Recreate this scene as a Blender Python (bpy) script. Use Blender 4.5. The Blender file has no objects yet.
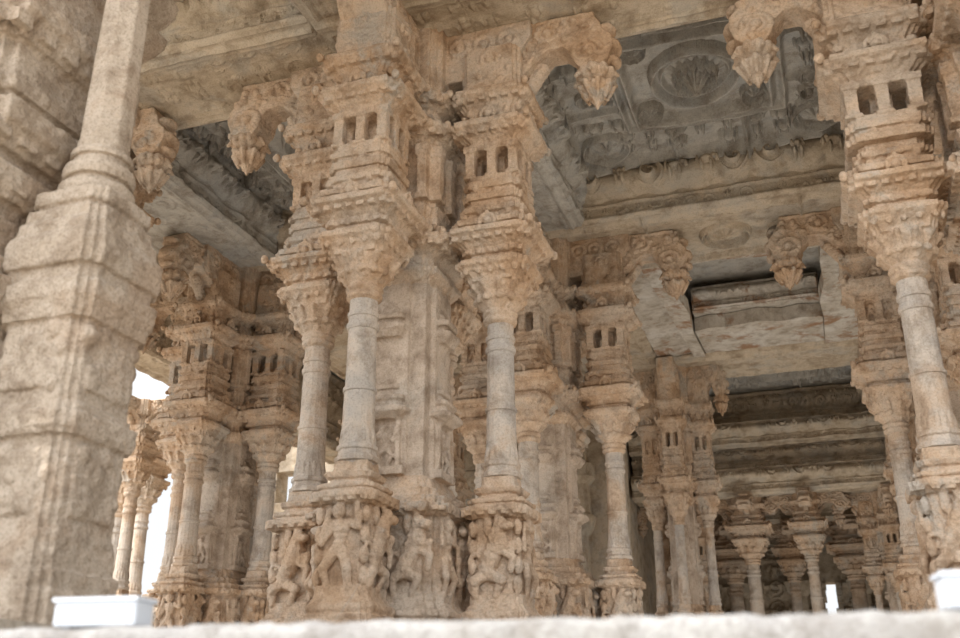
import bpy, math, random, bmesh
import numpy as np
from mathutils import Matrix, Vector
random.seed(7)
S=bpy.context.scene
COL=S.collection
ZF=0.42      # temple floor
ZB=4.60      # underside of beams
ZC=5.20      # ceiling
T=Matrix.Translation
def RZ(d): return Matrix.Rotation(math.radians(d),4,'Z')

# ------------------------------------------------------------------ materials
def stone(name,c1,c2,c3,bump=0.5,scale=1.0,stain=None,carve=0.0,grain=1.0,sthr=0.52):
    m=bpy.data.materials.new(name); m.use_nodes=True
    nt=m.node_tree; N=nt.nodes; L=nt.links
    b=N['Principled BSDF']; b.inputs['Roughness'].default_value=0.9
    b.inputs['Specular IOR Level'].default_value=0.12
    tc=N.new('ShaderNodeTexCoord'); oi=N.new('ShaderNodeObjectInfo')
    add=N.new('ShaderNodeVectorMath'); add.operation='ADD'
    mul=N.new('ShaderNodeVectorMath'); mul.operation='SCALE'; mul.inputs['Scale'].default_value=7.0
    L.new(oi.outputs['Location'],mul.inputs[0]); L.new(tc.outputs['Object'],add.inputs[0]); L.new(mul.outputs[0],add.inputs[1])
    def noise(s,d=6,r=0.6,dist=0.0):
        n=N.new('ShaderNodeTexNoise'); n.inputs['Scale'].default_value=s*scale; n.inputs['Detail'].default_value=d
        n.inputs['Roughness'].default_value=r; n.inputs['Distortion'].default_value=dist
        L.new(add.outputs[0],n.inputs['Vector']); return n
    def ramp(src,stops):
        r=N.new('ShaderNodeValToRGB'); e=r.color_ramp.elements
        e[0].position=stops[0][0]; e[0].color=stops[0][1]+(1,)
        e[1].position=stops[-1][0]; e[1].color=stops[-1][1]+(1,)
        for p,c in stops[1:-1]:
            x=e.new(p); x.color=c+(1,)
        L.new(src,r.inputs[0]); return r
    n1=noise(1.8,9,0.68,0.3)
    r1=ramp(n1.outputs['Fac'],[(0.38,c1),(0.5,c2),(0.60,c3)])
    n2=noise(80,3,0.7)
    lo=1-0.26*grain
    r2=ramp(n2.outputs['Fac'],[(0.32,(lo,lo-.02,lo-.04)),(0.5,(1,1,1)),(0.70,(1.10,1.10,1.10))])
    mx=N.new('ShaderNodeMix'); mx.data_type='RGBA'; mx.blend_type='MULTIPLY'; mx.inputs[0].default_value=0.8
    L.new(r1.outputs[0],mx.inputs[6]); L.new(r2.outputs[0],mx.inputs[7])
    n3=noise(5,8,0.7,0.2)
    r3=ramp(n3.outputs['Fac'],[(0.34,(0.54,0.49,0.44)),(0.53,(1.04,1.04,1.04))])
    mx2=N.new('ShaderNodeMix'); mx2.data_type='RGBA'; mx2.blend_type='MULTIPLY'; mx2.inputs[0].default_value=0.8
    L.new(mx.outputs[2],mx2.inputs[6]); L.new(r3.outputs[0],mx2.inputs[7])
    out=mx2.outputs[2]
    if stain:
        n4=noise(1.5,8,0.7,0.4)
        r4=ramp(n4.outputs['Fac'],[(sthr,(0,0,0)),(sthr+.08,(1,1,1))])
        mx3=N.new('ShaderNodeMix'); mx3.data_type='RGBA'
        sm=N.new('ShaderNodeMix'); sm.data_type='RGBA'; sm.blend_type='MULTIPLY'; sm.inputs[0].default_value=.9; sm.inputs[6].default_value=stain+(1,); L.new(r2.outputs[0],sm.inputs[7])
        L.new(sm.outputs[2],mx3.inputs[7])
        L.new(r4.outputs[0],mx3.inputs[0]); L.new(out,mx3.inputs[6]); out=mx3.outputs[2]
    L.new(out,b.inputs['Base Color'])
    na=noise(22,6,0.7); nb=noise(110,3,0.6)
    ma=N.new('ShaderNodeMath'); ma.operation='MULTIPLY_ADD'; ma.inputs[1].default_value=0.35
    L.new(nb.outputs['Fac'],ma.inputs[0]); L.new(na.outputs['Fac'],ma.inputs[2])
    src=ma.outputs[0]
    if carve>0:
        vo=N.new('ShaderNodeTexVoronoi'); vo.feature='SMOOTH_F1'; vo.inputs['Scale'].default_value=carve
        L.new(add.outputs[0],vo.inputs['Vector'])
        mb2=N.new('ShaderNodeMath'); mb2.operation='MULTIPLY_ADD'; mb2.inputs[1].default_value=-0.8
        L.new(vo.outputs['Distance'],mb2.inputs[0]); L.new(src,mb2.inputs[2]); src=mb2.outputs[0]
    bp=N.new('ShaderNodeBump'); bp.inputs['Strength'].default_value=bump; bp.inputs['Distance'].default_value=0.02
    L.new(src,bp.inputs['Height']); L.new(bp.outputs[0],b.inputs['Normal'])
    return m
WARM=stone('warm_sandstone',(0.50,0.345,0.225),(0.60,0.46,0.34),(0.54,0.445,0.355),0.65,carve=40,stain=(.47,.41,.345),sthr=.55)
SHAFT=stone('dusty_granite_shaft',(0.46,0.415,0.37),(0.56,0.485,0.41),(0.53,0.405,0.30),0.55)
CORE=stone('worn_warm_core',(0.45,0.36,0.28),(0.55,0.45,0.36),(0.49,0.42,0.35),0.6,carve=30)
BEAM=stone('tan_granite_beam',(0.45,0.37,0.275),(0.55,0.465,0.36),(0.48,0.43,0.36),0.5,carve=24,stain=(.38,.335,.275),sthr=.58)
CEIL=stone('grey_ceiling_stone',(0.38,0.36,0.325),(0.48,0.455,0.41),(0.41,0.405,0.385),0.45)
PALE=stone('pale_stained_slab',(0.45,0.40,0.335),(0.57,0.525,0.46),(0.64,0.61,0.56),0.6,1.3,stain=(0.35,0.22,0.14),sthr=.52)
FGM=stone('weathered_tan_granite',(0.41,0.33,0.255),(0.53,0.445,0.36),(0.45,0.35,0.265),0.9,grain=1.5)
LEDGE=stone('pale_grey_granite',(0.31,0.30,0.295),(0.39,0.38,0.37),(0.32,0.315,0.31),0.6,grain=1.3)
FLOOR=stone('floor_granite',(0.42,0.37,0.31),(0.50,0.44,0.37),(0.44,0.36,0.28),0.4)
SAND=stone('sunlit_ground',(0.50,0.43,0.34),(0.58,0.51,0.41),(0.52,0.45,0.36),0.3)
def plain(name,c,r=0.5):
    m=bpy.data.materials.new(name); m.use_nodes=True; nt=m.node_tree; b=nt.nodes['Principled BSDF']
    n=nt.nodes.new('ShaderNodeTexNoise'); n.inputs['Scale'].default_value=12
    rr=nt.nodes.new('ShaderNodeValToRGB'); rr.color_ramp.elements[0].color=tuple(x*0.92 for x in c)+(1,); rr.color_ramp.elements[1].color=c+(1,)
    nt.links.new(n.outputs['Fac'],rr.inputs[0]); nt.links.new(rr.outputs[0],b.inputs['Base Color']); b.inputs['Roughness'].default_value=r
    return m
WHITE=plain('white_enamel',(0.68,0.72,0.78)); GREY=plain('grey_metal',(0.3,0.31,0.33))

# ------------------------------------------------------------------ mesh builder
class MB:
    """hard faces (mouldings) and soft faces (sculpture) are kept apart: soft ones get fused by a voxel remesh"""
    def __init__(s): s.v=[]; s.f=[]; s.sv=[]; s.sf=[]
    def _a(s,V,F,vs,fs,M):
        o=len(V)
        for p in vs:
            p=Vector(p)
            if M is not None: p=M@p
            V.append(tuple(p))
        F+= [tuple(i+o for i in f) for f in fs]
    def add(s,vs,fs,M=None): s._a(s.v,s.f,vs,fs,M)
    def soft(s,vs,fs,M=None): s._a(s.sv,s.sf,vs,fs,M)
    def box(s,x0,x1,y0,y1,z0,z1,M=None):
        vs=[(x,y,z) for z in (z0,z1) for y in (y0,y1) for x in (x0,x1)]
        s.add(vs,[(0,2,3,1),(4,5,7,6),(0,1,5,4),(2,6,7,3),(0,4,6,2),(1,3,7,5)],M)
    def ring(s,h,shape):
        if shape=='sq':
            q=[(h,h*.78),(h*.89,h*.78),(h*.89,h*.89),(h*.78,h*.89),(h*.78,h)]
            pts=[]
            for k in range(4):
                c,sn=[(1,0),(0,1),(-1,0),(0,-1)][k]
                pts+=[(c*x-sn*y,sn*x+c*y) for x,y in q]
            return pts
        if shape=='plain': return [(h,-h),(h,h),(-h,h),(-h,-h)]
        if shape=='oct':
            return [(h/math.cos(math.pi/8)*math.cos(math.pi/8+k*math.pi/4),h/math.cos(math.pi/8)*math.sin(math.pi/8+k*math.pi/4)) for k in range(8)]
        if shape=='flute':
            # sixteen flat facets
            return [(h*math.cos((k+.5)*math.pi/8),h*math.sin((k+.5)*math.pi/8)) for k in range(16)]
        if shape=='petal':
            return [(h*(1-.16*abs(math.cos(5*k*math.pi*2/96))**4)*math.cos(k*math.pi*2/96),h*(1-.16*abs(math.cos(5*k*math.pi*2/96))**4)*math.sin(k*math.pi*2/96)) for k in range(96)]
        return [(h*math.cos(k*math.pi/14),h*math.sin(k*math.pi/14)) for k in range(28)]
    def loft(s,prof,shape='sq',M=None):
        vs=[];fs=[];n=0
        for z,h in prof:
            r=s.ring(h,shape); n=len(r); vs+=[(x,y,z) for x,y in r]
        for i in range(len(prof)-1):
            for k in range(n):
                a=i*n+k;b=i*n+(k+1)%n
                fs.append((a,b,b+n,a+n))
        fs.append(tuple(range(n-1,-1,-1))); fs.append(tuple(range((len(prof)-1)*n,len(prof)*n)))
        s.add(vs,fs,M)
    def ball(s,c,r,M=None,sg=10,rg=6):
        if not hasattr(r,'__len__'): r=(r,r,r)
        vs=[(c[0],c[1],c[2]-r[2])];fs=[]
        for i in range(1,rg):
            a=math.pi*i/rg
            for k in range(sg):
                t=2*math.pi*k/sg
                vs.append((c[0]+r[0]*math.sin(a)*math.cos(t),c[1]+r[1]*math.sin(a)*math.sin(t),c[2]-r[2]*math.cos(a)))
        vs.append((c[0],c[1],c[2]+r[2])); e=len(vs)-1
        for k in range(sg): fs.append((0,1+(k+1)%sg,1+k))
        for i in range(rg-2):
            for k in range(sg):
                a=1+i*sg+k;b=1+i*sg+(k+1)%sg; fs.append((a,b,b+sg,a+sg))
        for k in range(sg): fs.append((e,e-sg+k,e-sg+(k+1)%sg))
        s.soft(vs,fs,M)
    def limb(s,p,q,r1,r2,M=None):
        p=Vector(p);q=Vector(q); n=max(2,int((q-p).length/(min(r1,r2)*0.9))+1)
        for i in range(n+1):
            t=i/n; s.ball(p.lerp(q,t),r1+(r2-r1)*t,M,8,5)
    def torus(s,c,R,r,axis='y',M=None,a0=0,a1=360,n=20):
        for i in range(n+1):
            t=math.radians(a0+(a1-a0)*i/n)
            if axis=='y': p=(c[0]+R*math.cos(t),c[1],c[2]+R*math.sin(t))
            else: p=(c[0]+R*math.cos(t),c[1]+R*math.sin(t),c[2])
            s.ball(p,r,M,7,4)
    def prism(s,pts,y0,y1,M=None):
        n=len(pts); vs=[(x,y0,z) for x,z in pts]+[(x,y1,z) for x,z in pts]
        fs=[tuple(range(n)),tuple(range(2*n-1,n-1,-1))]
        for k in range(n): fs.append((k,k+n,(k+1)%n+n,(k+1)%n))
        s.soft(vs,fs,M)
    def dz(s,d):
        s.v=[(x,y,z+d) for x,y,z in s.v]; s.sv=[(x,y,z+d) for x,y,z in s.sv]
    def zs(s,top,k,w=1.0):
        s.v=[(x*w,y*w,top-(top-z)*k) for x,y,z in s.v]; s.sv=[(x*w,y*w,top-(top-z)*k) for x,y,z in s.sv]
    def mesh(s,name,mat,smooth=False):
        me=bpy.data.meshes.new(name); me.from_pydata(s.v,[],s.f); me.update()
        me.materials.append(mat)
        return me
def tex(kind,size):
    t=bpy.data.textures.new('t',kind); t.noise_scale=size
    if kind=='CLOUDS': t.noise_depth=3
    return t
T1=tex('CLOUDS',0.09); T2=tex('CLOUDS',0.03)
def evalmesh(ob):
    dg=bpy.context.evaluated_depsgraph_get(); dg.update()
    out=bpy.data.meshes.new_from_object(ob.evaluated_get(dg)); 
    me=ob.data; bpy.data.objects.remove(ob); bpy.data.meshes.remove(me); return out
def bake(mb,name,mat,voxel=0.007,d1=0.010,d2=0.005,bev=0.005,allsoft=False):
    res=[]
    if allsoft:
        o=len(mb.sv); mb.sv+=mb.v; mb.sf+=[tuple(i+o for i in f) for f in mb.f]; mb.v=[];mb.f=[]
    if mb.f:
        me=bpy.data.meshes.new('h'); me.from_pydata(mb.v,[],mb.f); me.update()
        bm=bmesh.new(); bm.from_mesh(me); bmesh.ops.recalc_face_normals(bm,faces=bm.faces)
        for it in range(2):
            ed=[e for e in bm.edges if e.calc_length()>0.16]
            if ed: bmesh.ops.subdivide_edges(bm,edges=ed,cuts=1,use_grid_fill=True)
        bm.to_mesh(me); bm.free()
        ob=bpy.data.objects.new('h',me); COL.objects.link(ob)
        if bev>0:
            b=ob.modifiers.new('b','BEVEL'); b.width=bev; b.segments=1; b.limit_method='ANGLE'; b.angle_limit=math.radians(25); b.use_clamp_overlap=True
        d=ob.modifiers.new('d','DISPLACE'); d.texture=T1; d.strength=d1*0.8; d.mid_level=.5; d.texture_coords='LOCAL'
        res.append((evalmesh(ob),False))
    if mb.sf:
        me=bpy.data.meshes.new('s'); me.from_pydata(mb.sv,[],mb.sf); me.update()
        bm=bmesh.new(); bm.from_mesh(me); bmesh.ops.recalc_face_normals(bm,faces=bm.faces); bm.to_mesh(me); bm.free()
        ob=bpy.data.objects.new('s',me); COL.objects.link(ob)
        r=ob.modifiers.new('r','REMESH'); r.mode='VOXEL'; r.voxel_size=voxel; r.use_smooth_shade=True
        for t,sv in ((T1,d1),(T2,d2)):
            if sv>0:
                d=ob.modifiers.new('d','DISPLACE'); d.texture=t; d.strength=sv; d.mid_level=0.5; d.texture_coords='LOCAL'
        res.append((evalmesh(ob),True))
    bm=bmesh.new()
    for me,sm in res:
        n=len(bm.faces); bm.from_mesh(me); bm.faces.ensure_lookup_table()
        for f in bm.faces[n:]: f.smooth=sm
    out=bpy.data.meshes.new(name); bm.to_mesh(out); bm.free()
    for me,_ in res: bpy.data.meshes.remove(me)
    out.materials.clear(); out.materials.append(mat)
    return out
def obj(name,data,loc=(0,0,0),rz=0,parent=None,**k):
    o=bpy.data.objects.new(name,data); COL.objects.link(o); o.location=loc; o.rotation_euler=(0,0,math.radians(rz))
    if parent: o.parent=parent
    for a,b in k.items(): o[a]=b
    return o

# ------------------------------------------------------------------ carved figures (relief on a face looking to -y)
def FL(M): return M@Matrix.Diagonal((1,.8,1,1))
def figure(mb,M,s,seed):
    M=FL(M); R=random.Random(seed); y=-.035*s
    sw=R.uniform(-.05,.05)*s
    hip=(sw,y,.44*s); ch=(0,y,.68*s)
    mb.limb(hip,(sw*.5,y,.55*s),.09*s,.075*s,M); mb.limb((sw*.5,y,.55*s),ch,.075*s,.115*s,M); mb.ball((-.01,y-.05*s,.87*s),(.085*s,.09*s,.095*s),M); mb.ball((0,y,.98*s),(.06*s,.055*s,.05*s),M)
    for d in (-1,1):
        kn=(sw+d*R.uniform(.13,.19)*s,y-.08*s,R.uniform(.2,.28)*s)
        mb.limb((sw+d*.05*s,y,.42*s),kn,.076*s,.062*s,M)
        mb.limb(kn,(sw+d*R.uniform(.05,.14)*s,y-.02*s,.04*s),.056*s,.048*s,M)
        el=(d*R.uniform(.2,.25)*s,y-.04*s,R.uniform(.5,.72)*s)
        mb.limb((d*.09*s,y,.74*s),el,.054*s,.044*s,M)
        mb.limb(el,(d*R.uniform(.14,.26)*s,y-.04*s,R.choice([.45,.88,.95])*s),.042*s,.036*s,M)
def beast(mb,M,s,seed):
    M=FL(M); R=random.Random(seed); d=R.choice([-1,1]); y=-.04*s
    mb.limb((-d*.10*s,y,.34*s),(d*.05*s,y-.02*s,.66*s),.12*s,.14*s,M)
    mb.limb((d*.05*s,y-.02*s,.7*s),(d*.10*s,y-.08*s,.86*s),.12*s,.095*s,M)
    mb.ball((d*.19*s,y-.13*s,.83*s),(.10*s,.078*s,.06*s),M); mb.ball((d*.05*s,y-.05*s,.94*s),(.04*s,.036*s,.06*s),M)
    mb.ball((-d*.08*s,y,.86*s),(.06*s,.055*s,.13*s),M)
    for a in (0,.16):
        mb.limb((d*.08*s,y-.05*s,.56*s),(d*.25*s,y-.07*s,(.46+a)*s),.06*s,.05*s,M)
        mb.limb((d*.25*s,y-.07*s,(.46+a)*s),(d*.22*s,y-.06*s,(.31+a)*s),.048*s,.04*s,M)
    for a in (-.16,.10):
        mb.limb((-d*.1*s,y,.3*s),((a-.02)*s*1.3,y-.08*s,.2*s),.084*s,.066*s,M)
        mb.limb(((a-.02)*s*1.3,y-.08*s,.2*s),((a-.08*d)*s,y-.02*s,.04*s),.056*s,.05*s,M)
    mb.torus((-d*.24*s,y,.44*s),.075*s,.03*s,'y',M,-60,200,12)
def knobs(mb,z,h,n,r,M=None,zr=None):
    for k in range(4):
        for i in range(n):
            x=-h+2*h*(i+.5)/n
            mb.ball((x,-h,z),(r,r*.6,zr or r),(M or Matrix())@RZ(90*k),7,4)
def dent(mb,z0,z1,h,n,M=None,d=.012):
    for k in range(4):
        Q=(M or Matrix())@RZ(90*k)
        for i in range(n):
            x=-h+2*h*(i+.5)/n; w=h/n*.6
            mb.box(x-w,x+w,-h-d,-h+.02,z0,z1,Q)
def minipil(mb,x,y,z0,z1,r,M=None):
    H=z1-z0; Mt=(M or Matrix())@T((x,y,z0))
    mb.loft([(0,r*1.35),(.1*H,r*1.35),(.1*H,r),(.80*H,r),(.80*H,r*1.35),(H,r*1.35)],'plain',Mt)
def gable(mb,z,h,w,Q,d=.03):
    mb.torus((0,-h,z),w,w*.32,'y',Q,-20,200,12); mb.ball((0,-h,z),(w*.6,w*.5,w*.6),Q); mb.ball((0,-h,z+w*1.25),(w*.3,w*.35,w*.45),Q)

# --- colonnette pedestal
def pedestal(kind):
    m=MB()
    m.loft([(.42,.205),(.51,.205),(.51,.19),(.54,.20),(.56,.20),(.58,.175),(.60,.17),(.60,.16),(.66,.16),(.66,.138),(1.10,.138),(1.10,.165),(1.12,.185),(1.135,.205),(1.165,.205),(1.165,.165),(1.19,.16),(1.19,.175),(1.215,.175),(1.215,.14),(1.235,.12),(1.245,.115),(1.255,.135),(1.285,.148),(1.285,.12),(1.31,.105),(1.36,.10)])
    dent(m,1.11,1.14,.188,5,None,.014)
    for k in range(4):
        Q=RZ(90*k)
        (beast if (k+kind)%2==0 else figure)(m,Q@T((0,-.135,.64)),.48,k+kind*10)
        for i in range(4): m.ball((-.137,-.137,.71+.11*i),(.028,.028,.05),Q)
    m.dz(-ZF); return bake(m,'pedestal',WARM,.0055,.012,.008,allsoft=True)
PED=[pedestal(0),pedestal(1)]
# --- shaft
m=MB()
m.loft([(1.30,.10),(1.36,.10),(1.36,.118),(1.385,.122),(1.40,.105),(1.425,.102),(1.43,.112),(1.455,.112),(1.46,.10),(1.50,.098),(1.56,.088)],'oct')
m.loft([(1.5,.096),(1.78,.092),(1.78,.101),(1.805,.101),(1.805,.090),(2.17,.086),(2.17,.094),(2.19,.10),(2.21,.094),(2.21,.087),(2.25,.087),(2.25,.096),(2.28,.096),(2.28,.086),(2.44,.086)],'flute')
for k in range(8):
    a=k*math.pi/4
    m.ball((.085*math.cos(a),.085*math.sin(a),1.50),(.022,.022,.07))
m.dz(-ZF); SH=bake(m,'colonnette',SHAFT,.0055,.005,.004,.003)
# --- capital
def capital(v):
    m=MB(); R=random.Random(v)
    m.loft([(2.25,.09),(2.27,.115),(2.285,.12),(2.30,.115),(2.30,.10),(2.315,.115),(2.335,.125),(2.355,.115),(2.355,.10)],'round')
    m.loft([(2.35,.10),(2.375,.12),(2.41,.145),(2.43,.17),(2.45,.17),(2.45,.155),(2.48,.165),(2.52,.185),(2.55,.185)],'oct')
    for i in range(12):
        Q=Matrix.Rotation(2*math.pi*(i+.5)/12,4,'Z')
        m.ball((.165,0,2.44),(.024,.026,.032),Q); m.limb((.155,0,2.47),(.212,0,2.535),.02,.022,Q)
    m.loft([(2.52,.155),(2.55,.165),(2.55,.185),(2.58,.19),(2.60,.20),(2.64,.235),(2.66,.26),(2.70,.26),(2.70,.20),(2.755,.185),(2.755,.205),(2.80,.215),(2.83,.245),(2.87,.295),(2.885,.33),(2.925,.335),(2.925,.265),(2.965,.25),(2.965,.28),(3.01,.285),(3.01,.225),(3.08,.205),(3.09,.235),(3.13,.24),(3.13,.205),(3.18,.2),(3.22,.2)])
    dent(m,2.84,2.882,.275,7,None,.022); dent(m,2.76,2.795,.205,5,None,.014)
    knobs(m,2.62,.22,5,.022,None,.03)
    for k in range(4):
        Q=RZ(90*k)
        gable(m,2.97,.29,.055,Q); m.ball((.315,.315,2.925),(.028,.028,.035),Q)
        for i in range(5): m.ball((R.uniform(-.2,.2),-.212,R.uniform(3.02,3.10)),(.03,.022,.028),Q)
        for i in range(4): m.ball((R.uniform(-.2,.2),-.245,R.uniform(2.95,3.0)),(.03,.02,.025),Q)
    m.zs(3.22,.89,.94); m.dz(-ZF); return bake(m,'capital',WARM,.0053,.012,.008,allsoft=True)
CAPS=[capital(0),capital(5)]
# --- niche shrine above capital
def niche(blind):
    m=MB()
    m.loft([(3.20,.205),(3.25,.21),(3.25,.185),(3.29,.18),(3.29,.20),(3.345,.20),(3.345,.185),(3.39,.185)]); m.loft([(3.2,.055 if not blind else .125),(3.72,.055 if not blind else .125)],'plain')
    for k in range(4):
        for xx in (-.15,0):
            minipil(m,xx,-.15,3.38,3.63,.032,RZ(90*k))
        if blind: figure(m,RZ(90*k)@T((.075,-.125,3.39)),.24,k); figure(m,RZ(90*k)@T((-.075,-.125,3.39)),.24,k+9)
    m.loft([(3.59,.185),(3.65,.19),(3.68,.22),(3.72,.27),(3.735,.295),(3.775,.295),(3.775,.24),(3.81,.23),(3.81,.20),(3.88,.19),(3.90,.20),(3.94,.225),(3.97,.265),(3.99,.285),(4.03,.285),(4.03,.235),(4.09,.22),(4.13,.21),(4.17,.215),(4.4,.215)])
    dent(m,3.69,3.73,.24,6,None,.022); dent(m,3.945,3.985,.24,6,None,.022)
    R=random.Random(3+blind)
    for k in range(4):
        Q=RZ(90*k)
        gable(m,3.83,.25,.05,Q); m.ball((.28,.28,3.77),(.028,.028,.033),Q); m.ball((.27,.27,4.03),(.028,.028,.033),Q); gable(m,4.3,.215,.055,Q)
        for i in range(6): m.ball((R.uniform(-.18,.18),-.195,R.uniform(3.82,3.9)),(.03,.022,.03),Q)
        for i in range(5): m.ball((R.uniform(-.18,.18),-.21,R.uniform(4.08,4.2)),(.03,.022,.03),Q)
        for i in range(4): m.ball((R.uniform(-.18,.18),-.185,R.uniform(3.26,3.34)),(.028,.02,.022),Q)
    m.dz(-ZF); return bake(m,'niche_shrine',WARM,.0055,.012,.008,allsoft=True)
NIS=[niche(False),niche(True)]
# --- central shaft
m=MB()
m.loft([(.42,.47),(.50,.47),(.50,.445),(.53,.445),(.53,.46),(.56,.455),(.58,.43),(.60,.42),(.60,.41),(.66,.41),(.66,.385),(1.10,.385),(1.10,.41),(1.13,.45),(1.165,.455),(1.165,.41),(1.19,.40),(1.19,.41),(1.215,.41),(1.215,.36),(1.245,.33),(1.245,.34),(1.28,.34),(1.28,.29),(1.32,.28),(1.36,.26)])
m.loft([(1.3,.235),(2.85,.23)],'plain')
m.loft([(2.66,.25),(2.71,.30),(2.75,.30),(2.75,.27),(2.82,.27),(2.85,.31),(2.88,.37),(2.895,.40),(2.94,.40),(2.94,.33),(2.97,.32),(2.97,.36),(3.01,.36),(3.02,.30),(3.12,.29),(3.18,.31),(3.18,.28),(3.64,.28),(3.68,.32),(3.72,.37),(3.735,.40),(3.775,.40),(3.775,.33),(3.84,.32),(3.92,.28),(3.95,.33),(3.99,.39),(4.03,.39),(4.03,.34),(4.1,.32),(4.2,.32),(4.6,.33)])
for k in range(4):
    Rk=RZ(90*k)
    m.box(-.13,.13,-.262,-.2,1.36,2.66,Rk)
    m.box(-.10,-.07,-.29,-.25,1.42,1.74,Rk); m.box(.07,.10,-.29,-.25,1.42,1.74,Rk); m.box(-.13,.13,-.31,-.25,1.37,1.42,Rk); figure(m,Rk@T((0,-.262,1.43)),.26,k+5)
    m.loft([(1.72,.10),(1.76,.15),(1.79,.15),(1.79,.12),(1.84,.10),(1.84,.12),(1.87,.12),(1.87,.08),(1.92,.06),(1.92,.08),(1.95,.08),(1.95,.05),(2.0,.05),(2.03,.02),(2.09,.01)],'sq',Rk@T((0,-.215,0)))
    m.loft([(2.22,.04),(2.26,.06),(2.26,.09),(2.31,.12),(2.34,.12),(2.34,.08),(2.38,.08),(2.38,.11),(2.42,.11),(2.42,.07),(2.48,.05)],'sq',Rk@T((0,-.225,0)))
    for xx in (-.21,0,.21): minipil(m,xx,-.285,3.22,3.64,.035,Rk)
    for i,xx in enumerate((-.25,0,.25)): (figure if (i+k)%2 else beast)(m,Rk@T((xx,-.383,.64)),.47,90+k*4+i)
    gable(m,3.0,.36,.07,Rk); gable(m,3.83,.34,.06,Rk)
dent(m,2.85,2.885,.355,9,None,.02); dent(m,3.69,3.725,.34,8,None,.02); dent(m,3.95,3.985,.34,8,None,.02); dent(m,1.11,1.14,.435,11)
for k in range(4):
    m.prism([(0,4.18),(.5,4.2),(.6,4.27),(.68,4.24),(.78,4.34),(.86,4.32),(.95,4.46),(.95,4.6),(0,4.6)],-.17,.17,RZ(90*k))
    for sy in (-.17,.17):
        for xx in (.42,.6,.78): m.torus((xx,sy,4.47),.065,.02,'y',RZ(90*k),0,360,14); m.ball((xx,sy,4.47),.03,RZ(90*k))
m.dz(-ZF); CEN=bake(m,'central_shaft',WARM,.0075,.014,.008,allsoft=True)
CEN.materials.append(CORE)
for p in CEN.polygons:
    if 1.37-ZF<p.center.z<2.64-ZF: p.material_index=1
# --- bracket + pendant
def bracket(v):
    R=random.Random(v); m=MB()
    m.prism([(0,4.08),(.16,4.09),(.24,4.15),(.30,4.24),(.38,4.31),(.47,4.31),(.53,4.24),(.55,4.14),(.60,4.05),(.70,4.04),(.77,4.12),(.81,4.24),(.80,4.34),(.74,4.42),(.72,4.50),(.68,4.60),(0,4.60)],-.095,.095)
    m.limb((.08,0,3.90),(.20,0,4.00),.06,.055); m.limb((.20,0,4.00),(.32,0,4.20),.055,.05); m.limb((.10,0,3.86),(.20,0,3.80),.05,.03)
    for i in range(12):
        t=i/11; a=math.radians(160-160*t)
        m.ball((.43+.24*math.cos(a),0,4.10+.30*math.sin(a)),(.042,.12,.042))
    for sy in (-.095,.095):
        m.torus((.64,sy,4.22),.09,.026,'y',None,0,300,16); m.ball((.64,sy,4.22),.042)
        m.torus((.38,sy,4.46),.08,.023,'y',None,0,330,16); m.ball((.38,sy,4.46),.036)
        m.torus((.17,sy,4.28),.11,.026,'y',None,30,360,16); m.torus((.17,sy,4.28),.055,.02,'y',None,0,300,12)
        m.limb((.0,sy,4.575),(.68,sy,4.575),.02,.02); m.limb((.0,sy,4.2),(.26,sy,4.5),.018,.018)
        for i in range(9): m.ball((R.uniform(.05,.75),sy,R.uniform(4.36,4.55)),(R.uniform(.02,.04),.03,R.uniform(.02,.04)))
    m.ball((.80,0,4.28),(.05,.09,.06)); m.ball((.80,0,4.14),(.04,.07,.04)); m.ball((.76,0,4.46),(.06,.08,.05))
    m.zs(4.6,.84); m.dz(-ZF); return bake(m,'bracket',WARM,.006,.012,.008)
BRS=[bracket(1),bracket(2),bracket(3)]
m=MB()
m.loft([(3.74,.006),(3.79,.025),(3.84,.05),(3.87,.075),(3.90,.10),(3.93,.11),(3.95,.105),(3.95,.08),(3.975,.075),(3.99,.105),(4.02,.13),(4.05,.135),(4.08,.13),(4.08,.10),(4.16,.06)],'petal')
for i in range(8):
    Q=RZ(45*i); m.limb((.095,0,4.085),(.143,0,4.01),.026,.016,Q); m.limb((.108,0,3.94),(.065,0,3.83),.022,.013,RZ(45*i+22))
m.zs(4.6,.86); m.dz(-ZF); PEN=bake(m,'pendant',WARM,.005,.006,.004,allsoft=True)

cnt=[0]
def pier(x,y,label,group='carved composite piers of the hall',br=None,cols=(0,1,2,3),z=ZF,off=.66,ns=1.0,sc=(1,1,1),bs=(1.06,1.15,1)):
    e=obj('composite_pier',None,(x,y,z),label=label,category='stone pier',group=group)
    e.empty_display_size=.3; e.scale=sc
    obj('central_shaft',CEN,parent=e)
    dirs=[(0,-1,-90),(1,0,0),(0,1,90),(-1,0,180)]
    for k in cols:
        dx,dy,a=dirs[k]; cnt[0]+=1
        c=obj('colonnette',SH,(dx*off,dy*off,0),0,e)
        obj('pedestal',PED[k%2],(0,0,0),90*((k+cnt[0])%4),c); obj('capital',CAPS[cnt[0]%2],(0,0,0),90*(cnt[0]%4),c); n=obj('niche_shrine',NIS[1 if k in (2,3) and ns==1.0 else 0],(0,0,0),90*(cnt[0]%4),c)
        n.scale=(ns,ns,1)
        bo=0.0
        if br is False: continue
        if br and k in br: bo=br[k]
        if bo is None: continue
        b=obj('bracket',BRS[cnt[0]%3],(dx*(off+bo),dy*(off+bo),0),a,e); b.scale=bs
        obj('pendant',PEN,(.67,0,0),cnt[0]*20,b)
    return e
pier(-2.5,5.75,'warm sandstone pier with four fluted colonnettes and carved beasts',br={0:None})
pier(1.30,5.85,'weathered sandstone pier with windowed niches at the hall front',ns=1.2)
pier(-2.5,9.3,'sandstone pier ringed by colonnettes under the second beam')
pier(1.36,9.4,'sandstone pier with scrolled brackets under the medallion beam',bs=(1.12,1.35,1))
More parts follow.
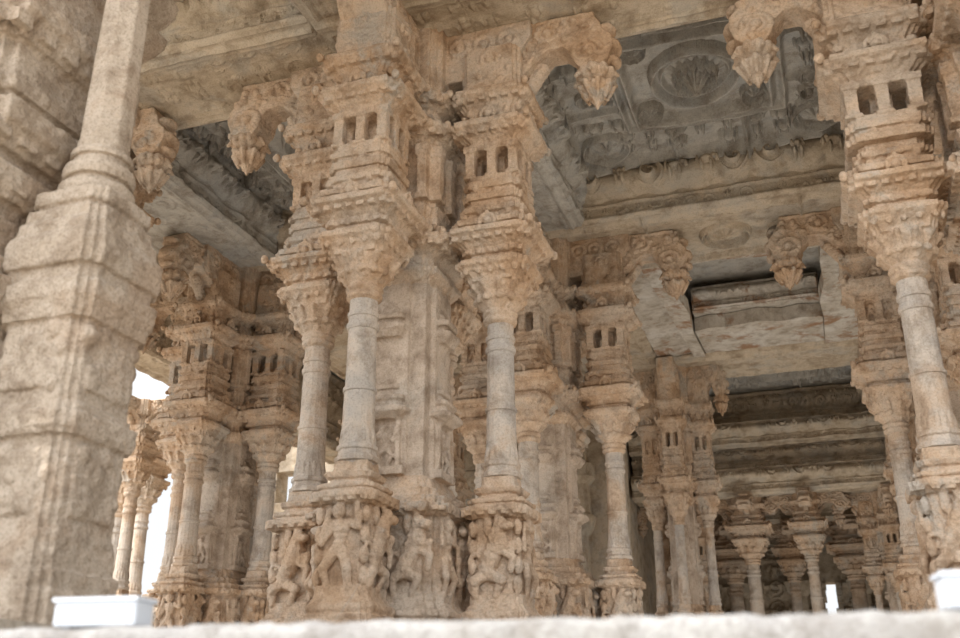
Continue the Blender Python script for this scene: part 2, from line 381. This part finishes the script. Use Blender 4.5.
pier(-1.82,13.65,'ochre carved pier carrying the third crossbeam',cols=(0,1,3),br={0:None,1:-.25,3:None},off=.5,sc=(.68,.68,1))
pier(1.35,13.7,'slim ochre carved pier carrying the third crossbeam',cols=(0,3),br=False,off=.5,sc=(.7,.7,1))
pier(-5.8,5.75,'sandstone pier with lotus pendants beside the side aisle',cols=(0,1,3),br={1:-.32})
pier(-5.9,8.9,'reddish sandstone pier with clustered colonnettes in the side aisle',off=.52)
pier(-5.6,12.95,'shaded sandstone pier at the rear of the side aisle',cols=(0,1,3),br=False)
pier(3.1,8.3,'sunlit carved pier at the outer edge of the hall',cols=(0,3))
for xx,ss in ((-2.3,.722),(.95,.722)): pier(xx,17.5,'small ornate clustered pier of the inner hall',group='clustered piers of the inner hall',cols=(0,1,3),br={},off=.5,sc=(.6,.6,ss))
m=MB(); m.loft([(2.78,.17),(2.84,.18),(2.84,.22),(2.90,.24),(2.90,.2),(3.03,.2)]); ABA=bake(m,'abacus',WARM,.01)
def slim(x,y,lab,g,brs=(0,90,180,270),sc=1.0,wid=1.0):
    e=obj('slim_pillar',None,(x,y,ZF),label=lab,category='stone pillar',group=g); e.scale=(sc*wid,sc*wid,sc)
    obj('shaft',SH,parent=e); obj('pedestal',PED[cnt[0]%2],parent=e); obj('capital',CAPS[cnt[0]%2],parent=e); cnt[0]+=1
    obj('abacus',ABA,parent=e)
    for a in brs:
        b=obj('bracket',BRS[cnt[0]%3],(0,0,3.03-4.18*.62),a,e); b.scale=(.85,.95,.62)
for x,y,w in ((-1.22,17.4,1.2),(-.28,17.3,1.0)): slim(x,y,'slim ornate pillar with curved brackets in the inner hall','slim pillars of the inner hall',wid=w)
for x,y,w in ((-1.75,19.9,1.45),(-.68,20.0,1.1),(.42,20.0,1.5),(1.5,19.9,1.2)): slim(x,y,'dim slim pillar deeper in the inner hall','rear slim pillars of the inner hall',wid=w)
for x,y,k,w in ((-8.85,11.2,1.22,.8),(-9.95,12.9,1.3,.9),(-11.6,14.4,1.45,1.0)): slim(x,y,'sunlit carved pillar standing at the open temple edge','sunlit pillars outside',sc=k,wid=w)

# ------------------------------------------------------------------ foreground pier
fx,fy,fz=-3.34,2.95,.28
m=MB()
m.loft([(.28,.24),(.40,.24),(.40,.222),(.47,.225),(.47,.205),(.60,.20),(.60,.192),(.94,.192),(.94,.21),(.97,.222),(1.03,.222),(1.03,.20),(1.06,.20),(1.06,.19),(1.39,.19),(1.39,.208),(1.44,.22),(1.47,.235),(1.54,.235),(1.54,.212),(1.60,.212),(1.60,.232),(1.66,.24),(1.72,.235),(1.76,.215),(1.80,.21),(1.82,.195),(1.87,.19),(1.87,.168),(1.90,.165),(1.90,.18),(1.96,.18),(1.96,.15)],'sq')
R=random.Random(5)
for k in range(4):
    Q=RZ(90*k)
    m.box(-.11,.11,-.206,-.15,.66,.89,Q); m.prism([(-.12,1.12),(.12,1.12),(.12,1.21),(.05,1.24),(.07,1.33),(-.07,1.33),(-.05,1.24),(-.12,1.21)],-.205,-.15,Q)
    for i in range(6): m.ball((R.uniform(-.13,.13),-.187,R.uniform(1.11,1.36)),(.04,.025,.04),Q)
    for i in range(5): m.ball((R.uniform(-.13,.13),-.195,R.uniform(.66,.9)),(.04,.025,.04),Q)
m.dz(-fz); FPED=bake(m,'pedestal',FGM,.0065,.022,.012,allsoft=True)
m=MB()
m.loft([(1.94,.13),(1.97,.15),(2.0,.155),(2.03,.15),(2.03,.122),(2.06,.12),(2.06,.14),(2.09,.147),(2.12,.14),(2.12,.116),(2.16,.112),(2.16,.126),(2.19,.126),(2.20,.108),(2.25,.104)],'round')
m.loft([(2.2,.101),(2.6,.096),(3.25,.088)],'oct')
m.loft([(3.2,.1),(3.25,.13),(3.3,.1),(3.4,.18),(3.48,.22),(3.55,.15),(3.6,.2),(3.7,.25),(3.76,.22),(3.8,.17),(4.0,.17),(4.1,.25),(4.2,.2),(4.6,.2)])
m.dz(-fz); FSH=bake(m,'colonnette',FGM,.008,.010,.007,.006)
m=MB()
m.loft([(.28,.52),(.45,.52),(.45,.49),(.6,.49),(.6,.45),(.95,.44),(.95,.48),(1.03,.50),(1.03,.44),(1.42,.43),(1.42,.47),(1.5,.49),(1.58,.49),(1.58,.45),(1.66,.45),(1.66,.42),(1.84,.42),(1.84,.38),(1.92,.38),(1.92,.42),(1.98,.45),(2.05,.45),(2.05,.39),(2.13,.38),(2.13,.42),(2.18,.45),(2.22,.485),(2.32,.485),(2.32,.42),(2.38,.41),(2.38,.44),(2.45,.44),(2.45,.39),(2.56,.38),(2.66,.38),(2.66,.41),(2.72,.43),(2.76,.47),(2.85,.47),(2.85,.40),(2.95,.39),(3.2,.37),(4.0,.36),(4.1,.4),(4.6,.4)])
dent(m,2.15,2.20,.43,6,None,.03); dent(m,2.68,2.74,.42,6,None,.03); dent(m,1.95,1.99,.43,6,None,.02)
for k in range(4):
    m.box(-.15,.15,-.46,-.2,1.08,1.34,RZ(90*k))
    for i in range(8): m.ball((R.uniform(-.3,.3),-.43,R.uniform(.62,.95)),(.07,.04,.07),RZ(90*k))
m.dz(-fz); FCEN=bake(m,'central_shaft',FGM,.008,.026,.013,allsoft=True)
e=obj('composite_pier',None,(fx,fy,fz),label='massive tan weathered granite pier with tall stepped pedestal near the ledge',category='stone pier')
obj('central_shaft',FCEN,parent=e)
for dx,dy in ((.64,0),(0,-.64),(0,.64)):
    c=obj('colonnette',FSH,(dx,dy,0),0,e); obj('pedestal',FPED,parent=c)

# ------------------------------------------------------------------ relief panels (heightfields)
def relief(mb,w,h,res,func,M,skirt=.0):
    nx=max(4,int(w/res)); ny=max(4,int(h/res))
    u=np.linspace(-w/2,w/2,nx); v=np.linspace(-h/2,h/2,ny); U,V=np.meshgrid(u,v)
    H=func(U,V); H[0,:]=0;H[-1,:]=0;H[:,0]=0;H[:,-1]=0
    o=len(mb.v)
    P=np.stack([U.ravel(),V.ravel(),H.ravel(),np.ones(U.size)],1)@np.array(M).T
    mb.v+= [tuple(p) for p in P[:,:3].tolist()]
    idx=(np.arange(ny*nx)+o).reshape(ny,nx)
    F=np.stack([idx[:-1,:-1].ravel(),idx[:-1,1:].ravel(),idx[1:,1:].ravel(),idx[1:,:-1].ravel()],1)
    mb.f+= [tuple(f) for f in F.tolist()]
def nz(U,V,s,seed=0):
    r=np.random.RandomState(seed); out=np.zeros_like(U)
    for i in range(14):
        a=r.uniform(0,6.28); f=s*r.uniform(.6,1.8); p=r.uniform(0,6.28)
        out+=np.sin((U*math.cos(a)+V*math.sin(a))*f+p)
    return out/5.0
def g(d,w): return np.exp(-(d/w)**2)
def rosette(U,V,x,y,R,n=8):
    r=np.hypot(U-x,V-y); t=np.arctan2(V-y,U-x)
    m=(r<R*1.08)
    return (g(r-R,R*.09)*1.0+g(r-R*.78,R*.05)*.6+ (r<R*.7)*(.55*np.abs(np.cos(n*t/2))*np.sin(np.clip(r/(R*.7),0,1)*math.pi)+ .9*g(r,R*.2)))*m
def blobs(U,V,seed,per,amp):
    R=np.random.RandomState(seed); H=np.zeros_like(U)
    for cu in np.arange(U.min()+per/2,U.max(),per):
        for cv in np.arange(V.min()+per/2,V.max(),per):
            if R.rand()<.08: continue
            k=R.randint(0,3); f=1 if R.rand()<.5 else -1
            S_=per*.5; cu2=cu+R.uniform(-.1,.1)*per; cv2=cv+R.uniform(-.06,.06)*per
            if k==0:
                for dx,dy,rx,ry in ((0,0,.5,.32),(.5*f,.25,.25,.25),(.72*f,.05,.14,.3),(-.35*f,-.45,.13,.35),(.3*f,-.45,.13,.35),(-.62*f,.1,.1,.3)):
                    d=((U-cu2-dx*S_)/(rx*S_))**2+((V-cv2-dy*S_)/(ry*S_))**2
                    H=np.maximum(H,np.sqrt(np.clip(1-d,0,1))*amp)
            elif k==1:
                r=np.hypot(U-cu2,V-cv2)/S_; t=np.arctan2(V-cv2,(U-cu2)*f)
                H=np.maximum(H,(r<1)*amp*.9*np.clip(np.cos(r*11-t*1.0),0,1)*(1-r*.4))
            else:
                for dx,dy,rx,ry in ((0,.62,.2,.22),(0,.15,.24,.38),(.32,.2,.12,.3),(-.32,.3,.12,.3),(.2,-.5,.14,.4),(-.2,-.5,.14,.4)):
                    d=((U-cu2-dx*S_*f)/(rx*S_))**2+((V-cv2-dy*S_)/(ry*S_))**2
                    H=np.maximum(H,np.sqrt(np.clip(1-d,0,1))*amp)
    return H
def warp(U,V,s,a,seed): return U+nz(U,V,s,seed)*a, V+nz(U,V,s,seed+1)*a
def ceil_func(U0,V0):
    U,V=warp(U0,V0,5,.008,40)
    H=np.zeros_like(U)
    q=np.maximum(np.abs(U),np.abs(V)); r=np.hypot(U,V)
    H+=blobs(U,V,4,.24,.11)*(q>.76)*(q<1.20)
    for sx in (-1,1):
        for sy in (-1,1):
            H=np.where(np.hypot(U-sx*.98,V-sy*.98)<.25,0,H); H+=rosette(U,V,sx*.98,sy*.98,.22,8)*.11
            H+=rosette(U,V,sx*.46,sy*.46,.11,6)*.10
    H=np.where(r<.42,0,H)
    H+=rosette(U,V,0,0,.37,16)*.14+rosette(U,V,0,0,.18,8)*.12+g(r,.07)*.08
    H+=g(q-.60,.035)*.14+g(q-.71,.025)*.10
    H+=g(q-1.26,.04)*.18+(q>1.3)*.10
    for s in (-1,1): H+=g(U-s*.34,.02)*.09*(q>.74)*(q<1.25)+g(V-s*.34,.02)*.09*(q>.74)*(q<1.25)
    wear=np.clip(.9+nz(U0,V0,4,51)*.22,.5,1.1)
    return H*wear+nz(U,V,18,1)*.008+nz(U,V,60,2)*.003
def soft(v,a,b,w=.05): return np.clip((v-a)/w,0,1)*np.clip((b-v)/w,0,1)
def frieze_func(seed,per=.26,fig=True,k=1.0):
    def f(U0,V0):
        U,V=warp(U0,V0,8,.008,seed)
        h=(V0.max()-V0.min()); v=(V-V0.min())/h
        sc=np.abs(np.sin(U/per*math.pi))
        base=np.clip((v-(.44-.10*sc))/.07,0,1)            # scalloped lip
        H=base*.05*k+np.sin(np.clip((v-.40)/.5,0,1)*math.pi)*.07*k+g(v-.95,.05)*.05*k-g(v-.87,.02)*.02+g(v-.06,.05)*.04+g(v-.30,.025)*.025
        H=H+blobs(U,V,seed,per*.85,.06*k)*soft(v,.46,.90,.08)
        H=H+blobs(U,V,seed+9,per*.5,.03)*soft(v,.08,.29)
        return H+nz(U,V,30,seed)*.006+nz(U,V,10,seed)*.010
    return f
def under_func(big=True):
    def f(U,V):
        W=V.max(); H=g(np.abs(V)-W*.84,.025)*.035+g(np.abs(V)-W*.72,.012)*.02
        if big:
            H+=rosette(U,V,0,0,min(.24,W*.6),10)*.07
            for s in (-1,1): H+=rosette(U,V,s*.52,0,.10,6)*.04+g(np.abs(U-s*.75),.015)*.03
        else:
            H+=blobs(U,V,9,.3,.02)*(np.abs(V)<W*.6)*.8
        return H+nz(U,V,25,5)*.008
    return f
def face(axis,x,y,z):
    t={'-y':((1,0,0),(0,0,1),(0,-1,0)),'+y':((-1,0,0),(0,0,1),(0,1,0)),'+x':((0,1,0),(0,0,1),(1,0,0)),'-x':((0,-1,0),(0,0,1),(-1,0,0)),
       '-z':((1,0,0),(0,-1,0),(0,0,-1)),'-zy':((0,1,0),(1,0,0),(0,0,-1))}[axis]
    return Matrix(((t[0][0],t[1][0],t[2][0],x),(t[0][1],t[1][1],t[2][1],y),(t[0][2],t[1][2],t[2][2],z),(0,0,0,1)))
def beam_x(x0,x1,y,hw,label,seed=1,z0=ZB,z1=ZC,mat=BEAM,res=.014,big=True,grp='carved crossbeams of the hall',k=1.0,per=.26):
    m=MB(); L=x1-x0; cx=(x0+x1)/2
    m.box(x0,x1,y-hw,y+hw,z0,z1)
    relief(m,L,z1-z0,res,frieze_func(seed,per,k=k),face('-y',cx,y-hw-.002,(z0+z1)/2))
    relief(m,L,2*hw,res,under_func(big),face('-z',cx,y,z0-.002))
    return obj('stone_beam',m.mesh('stone_beam',mat),label=label,category='stone beam',group=grp)
def beam_y(y0,y1,x,hw,label,seed=1,z0=ZB,z1=ZC,mat=BEAM,res=.016):
    m=MB(); L=y1-y0; cy=(y0+y1)/2
    m.box(x-hw,x+hw,y0,y1,z0,z1)
    for sd,xx in (('+x',x+hw+.002),('-x',x-hw-.002)):
        relief(m,L,z1-z0,res,frieze_func(seed,.3),face(sd,xx,cy,(z0+z1)/2))
    relief(m,L,2*hw,res,under_func(False),face('-zy',x,cy,z0-.002))
    return obj('stone_beam',m.mesh('stone_beam',mat),label=label,category='stone beam',group='carved long beams of the hall')
beam_x(-1.96,.74,5.55,.45,'carved tan crossbeam over the front piers',2,big=False)
beam_x(-1.96,.74,9.45,.62,'tan crossbeam with bulging scalloped frieze and lotus medallion below',3,res=.010,k=1.3,per=.34)
beam_x(-1.76,.9,13.7,.5,'ochre crossbeam with figure frieze deep in the hall',4,res=.018,big=False)
beam_x(-5.3,-3.04,5.55,.45,'carved tan crossbeam over the side aisle',8,big=False)
beam_x(-5.3,-3.04,9.1,.5,'shaded crossbeam over the side aisle',9,res=.02,big=False)
beam_x(-5.3,-3.04,13.0,.5,'shaded crossbeam at the rear of the side aisle',10,res=.02,big=False)
beam_x(-7.3,-6.39,5.55,.45,'tan crossbeam at the outer aisle',11,res=.03,big=False); beam_x(-7.3,-6.39,9.1,.45,'tan crossbeam at the outer aisle',12,res=.03,big=False)
for (xx,y0,y1) in ((-2.5,2.2,5.1),(-2.5,6.0,8.83),(-2.5,10.07,13.2),(-2.3,14.2,17.0),(1.3,2.2,5.1),(1.3,6.0,8.83),(1.3,10.07,13.2),(1.45,14.2,17.0),(-5.85,2.2,5.1),(-5.85,6.0,8.6),(-5.85,9.6,12.5)):
    beam_y(y0,y1,xx,.54,'long tan beam carrying the ceiling slabs',int(y0)+3,mat=CEIL if y0<7 and y0>5.5 else BEAM,res=.02)
beam_y(2.2,15.0,-7.6,.28,'heavy shaded eave beam along the open side',33,4.05,ZC-.01,res=.035)
for ys,xs in ((((5.55,.45),(9.45,.62)),(-2.5,1.3)),(((13.7,.5),),(-2.3,1.45)),(((5.55,.45),(9.1,.5),(13.0,.5)),(-5.85,))):
    for xx in xs:
        for yy,h in ys:
            m=MB(); m.box(xx-.54,xx+.54,yy-h,yy+h,ZB,ZC); relief(m,1.08,2*h,.02,under_func(False),face('-z',xx,yy,ZB-.002)); relief(m,1.08,.6,.02,frieze_func(5,.3),face('-y',xx,yy-h-.002,(ZB+ZC)/2))
            obj('beam_joint_block',m.mesh('beam_joint_block',BEAM),label='carved square block where the beams cross above a pier',category='stone block',group='beam joint blocks')
for i,(y,z0,z1,hw,x0,x1) in enumerate(((17.45,4.60,5.19,.40,-3.05,2.6),(17.2,4.22,4.59,.50,-3.05,2.6),(17.4,3.85,4.21,.42,-3.05,2.6),(17.3,3.45,3.84,.50,-3.05,2.6))):
    beam_x(x0,x1,y,hw,'stacked ochre entablature course of the inner hall',60+i,z0,z1,res=.016,big=False,grp='entablature courses of the inner hall',k=1.3)
beam_x(-3.05,2.6,20.0,.35,'dim beam over the innermost pillars',71,3.45,3.95,res=.03,big=False,grp='entablature courses of the inner hall')

# ------------------------------------------------------------------ shell
def slab(name,x0,x1,y0,y1,z0,z1,mat,**k):
    m=MB(); m.box(x0,x1,y0,y1,z0,z1); return obj(name,m.mesh(name,mat),kind='structure',**k)
m=MB(); m.box(-7.9,2.2,0.9,15.75,ZC,ZC+.35); m.box(-3.2,3.0,15.75,25.5,ZC,ZC+.35)
relief(m,2.74,2.84,.009,ceil_func,face('-z',-.6,7.41,ZC-.004))
relief(m,2.2,2.84,.014,ceil_func,face('-z',-4.15,7.4,ZC-.004))
relief(m,2.6,2.3,.02,ceil_func,face('-z',-.45,15.45,ZC-.004))
obj('ceiling',m.mesh('ceiling',CEIL),kind='structure')
m=MB()
def poly(pts,z0=ZB+.02,z1=ZB+.2,tx=0,ty=0):
    n=len(pts); c=pts[0]
    dzz=[(x-c[0])*tx+(y-c[1])*ty for x,y in pts]
    m.add([(x,y,z0+d) for (x,y),d in zip(pts,dzz)]+[(x,y,z1+d) for (x,y),d in zip(pts,dzz)],[tuple(range(n-1,-1,-1)),tuple(range(n,2*n))]+[(k,(k+1)%n,(k+1)%n+n,k+n) for k in range(n)])
poly([(-1.93,10.08),(-1.62,10.08),(-1.55,11.0),(-1.50,12.0),(-1.44,13.19),(-1.91,13.19),(-1.92,11.6)],tx=.10)
poly([(-1.60,10.08),(-1.32,10.08),(-1.29,10.5),(-1.34,10.9),(-1.27,11.5),(-1.31,12.2),(-1.28,13.19),(-1.43,13.19),(-1.49,12.0),(-1.54,11.0)],tx=-.06)
poly([(.74,10.08),(.74,13.19),(.28,13.19),(.285,12.2),(.25,11.7),(.31,11.1),(.28,10.5),(.30,10.08)],tx=.03)
poly([(-1.29,12.24),(-1.1,12.15),(-.9,12.20),(-.5,12.10),(-.2,12.22),(.0,12.15),(.275,12.22),(.275,13.19),(-1.265,13.19)],ty=.02)
poly([(-1.30,10.08),(.29,10.08),(.29,10.14),(-.3,10.20),(-.8,10.13),(-1.30,10.18)])
obj('ceiling_slab',m.mesh('ceiling_slab',PALE),label='cracked pale slabs with rusty water stains around a long ceiling opening',category='ceiling slab')
m=MB(); a0,a1=ZB+.21,ZC-.01
m.box(-1.28,.27,12.0,12.42,a0,a1-.08); relief(m,1.52,.28,.012,frieze_func(21,.3),face('-y',-.5,11.998,(a0+a1)/2-.04)); m.box(-1.94,-1.81,10.1,12.21,a0+.06,a1); m.box(.41,.53,10.1,12.21,a0+.06,a1)
obj('recess_frieze',m.mesh('recess_frieze',PALE),label='aged grey carved slab standing inside the ceiling opening',category='stone frieze')

m=MB(); m.box(-12.4,-1.5,4.55,26,-.2,ZF); m.box(-1.5,6,4.97,26,-.2,ZF)
obj('floor',m.mesh('floor',FLOOR),kind='structure')
m=MB(); m.box(-12.4,-2.38,2.4,4.54,-1.3,.28); obj('trim_1',m.mesh('trim_1',FLOOR),kind='structure')
slab('ground',-60,60,-60,80,-1.5,-1.3,SAND)
m=MB(); m.box(-3.05,-.22,23,23.5,ZF,ZC); m.box(.12,3.0,23,23.5,ZF,ZC); m.box(-.22,.12,23,23.5,2.7,ZC)
R=random.Random(8)
for i in range(16):   # crumbling jambs of the far doorway
    z=.6+i*.13; m.box(-.24,-.22+R.uniform(.0,.13),22.9,23.2,z,z+.12); m.box(.12-R.uniform(.0,.13),.14,22.9,23.2,z,z+.12)
for xx in (-2.6,-1.7,-.7,.55,1.3,2.2): m.loft([(ZF,.26),(1.1,.26),(1.1,.16),(2.4,.15),(2.5,.24),(2.7,.3),(2.72,.2),(3.1,.2),(3.3,.34),(3.5,.34),(3.5,.2),(ZC,.2)],'sq',T((xx,22.9,0)))
relief(m,2.7,3.2,.03,lambda U,V: blobs(U,V,12,.4,.09)+g((V%.53)-.26,.05)*.09+nz(U,V,20,3)*.02,face('-y',-1.65,22.99,2.4))
relief(m,2.8,3.2,.03,lambda U,V: blobs(U,V,13,.4,.09)+g((V%.53)-.26,.05)*.09+nz(U,V,20,3)*.02,face('-y',1.55,22.99,2.4))
obj('wall_back',m.mesh('wall_back',BEAM),kind='structure')
m=MB()
for x0,x1,z0,z1 in ((-9.6,-9.06,ZF,ZC),(-8.72,-2.9,ZF,ZC),(-9.06,-8.72,ZF,3.50),(-9.06,-8.72,4.05,ZC)): m.box(x0,x1,15.3,15.7,z0,z1)
for xx in (-9.45,-8.3,-7.9,-7.0,-6.2,-5.3,-4.5,-3.6): m.loft([(ZF,.2),(.9,.2),(.9,.14),(2.6,.13),(2.7,.2),(2.9,.25),(2.95,.18),(3.4,.16),(3.5,.26),(3.7,.26),(3.75,.15),(4.5,.15),(4.6,.28),(ZC,.28)],'sq',T((xx,15.2,0)))
obj('wall_side',m.mesh('wall_side',BEAM),kind='structure')
m=MB(); m.box(-3.4,-3.1,15.76,24.5,ZF,ZC-.01); obj('wall_left',m.mesh('wall_left',BEAM),kind='structure')
m=MB(); m.box(2.7,3.0,12,24.5,ZF,ZC-.01); obj('wall_right',m.mesh('wall_right',BEAM),kind='structure')

# ------------------------------------------------------------------ ledge and fixtures
m=MB(); m.box(-4,4,-.35,.0,-1.3,.172)
led=bake(m,'ledge',LEDGE,.02,.020,.012,allsoft=True)
a=math.radians(19); c,s=math.cos(a),math.sin(a)
def cw(X,Y): return (X*c-Y*s, X*s+Y*c)
px,py=cw(0,2.28)
obj('stone_ledge',led,(px,py,0),19-12.5,label='rough pale grey granite ledge along the platform edge',category='ledge')
def lampbox(X,Y,rz,w,h,lab,z=.181):
    x,y=cw(X,Y); e=obj('floodlight_box',None,(x,y,z),rz,label=lab,category='light fixture',group='white fixtures on the ledge')
    m=MB(); m.box(-w/2,w/2,-.04,.04,.012,h); me=m.mesh('housing',WHITE); o=obj('housing',me,parent=e)
    b=o.modifiers.new('b','BEVEL'); b.width=.006; b.segments=2
    m=MB(); m.box(-w/2-.004,w/2+.004,-.046,.046,h-.003,h+.006); o=obj('lid',m.mesh('lid',WHITE),parent=e)
    for sx in (-1,1):
        m=MB(); m.box(-.01,.01,-.03,.03,0,.014); obj('foot',m.mesh('foot',GREY),(sx*(w/2-.03),0,0),0,e)
lampbox(-.862,2.38,7,.205,.070,'low white box fixture resting on the pale ledge')
lampbox(.965,1.97,7,.16,.075,'small white box fixture at the ledge end')

# ------------------------------------------------------------------ light
w=bpy.data.worlds.new('World'); S.world=w; w.use_nodes=True
nt=w.node_tree; bg=nt.nodes['Background']; bg.inputs[0].default_value=(.95,.975,1.0,1)
tc=nt.nodes.new('ShaderNodeTexCoord'); dt=nt.nodes.new('ShaderNodeVectorMath'); dt.operation='DOT_PRODUCT'
sd=Vector((-.55,-.66,.48)).normalized(); dt.inputs[1].default_value=sd
mr=nt.nodes.new('ShaderNodeMapRange'); mr.inputs[1].default_value=-.1; mr.inputs[2].default_value=1.0; mr.inputs[3].default_value=1.05; mr.inputs[4].default_value=3.8
nt.links.new(tc.outputs['Generated'],dt.inputs[0]); nt.links.new(dt.outputs['Value'],mr.inputs[0]); nt.links.new(mr.outputs[0],bg.inputs[1])
sl=bpy.data.lights.new('sun','SUN'); sl.energy=4.0; sl.angle=math.radians(.6); sl.color=(1,.95,.88)
so=bpy.data.objects.new('sun',sl); COL.objects.link(so)
so.rotation_euler=Vector((.42,.36,-.83)).to_track_quat('-Z','Y').to_euler()
def fill(x,y,sx,sy,P,z=.46,d=(0,0,1)):
    l=bpy.data.lights.new('floor_bounce','AREA'); l.shape='RECTANGLE'; l.size=sx; l.size_y=sy; l.energy=P; l.color=(1,.94,.85)
    o=bpy.data.objects.new('floor_bounce',l); COL.objects.link(o); o.location=(x,y,z); o.rotation_euler=Vector(d).to_track_quat('-Z','Y').to_euler()
fill(-.6,7.5,1.9,2.2,40); fill(-.5,11.5,2.0,2.6,32); fill(-.4,15.3,2.4,1.8,46); fill(-.4,18.7,3,1.4,15); fill(-.4,21.4,3,1.2,15); fill(-4.2,7.4,1.8,2.4,24); fill(-4.2,11,1.8,2.4,5); fill(-7.6,8,1.4,3,5)
# ------------------------------------------------------------------ camera
cd=bpy.data.cameras.new('cam'); cd.lens=37.5; cd.sensor_width=36; cam=bpy.data.objects.new('camera',cd); COL.objects.link(cam)
cam.location=(0,0,0); cam.rotation_euler=(math.radians(111.8),0,math.radians(19))
cd.dof.use_dof=True; cd.dof.focus_distance=7.5; cd.dof.aperture_fstop=2.2; cd.clip_start=.05
S.camera=cam
S.view_settings.view_transform='Standard'
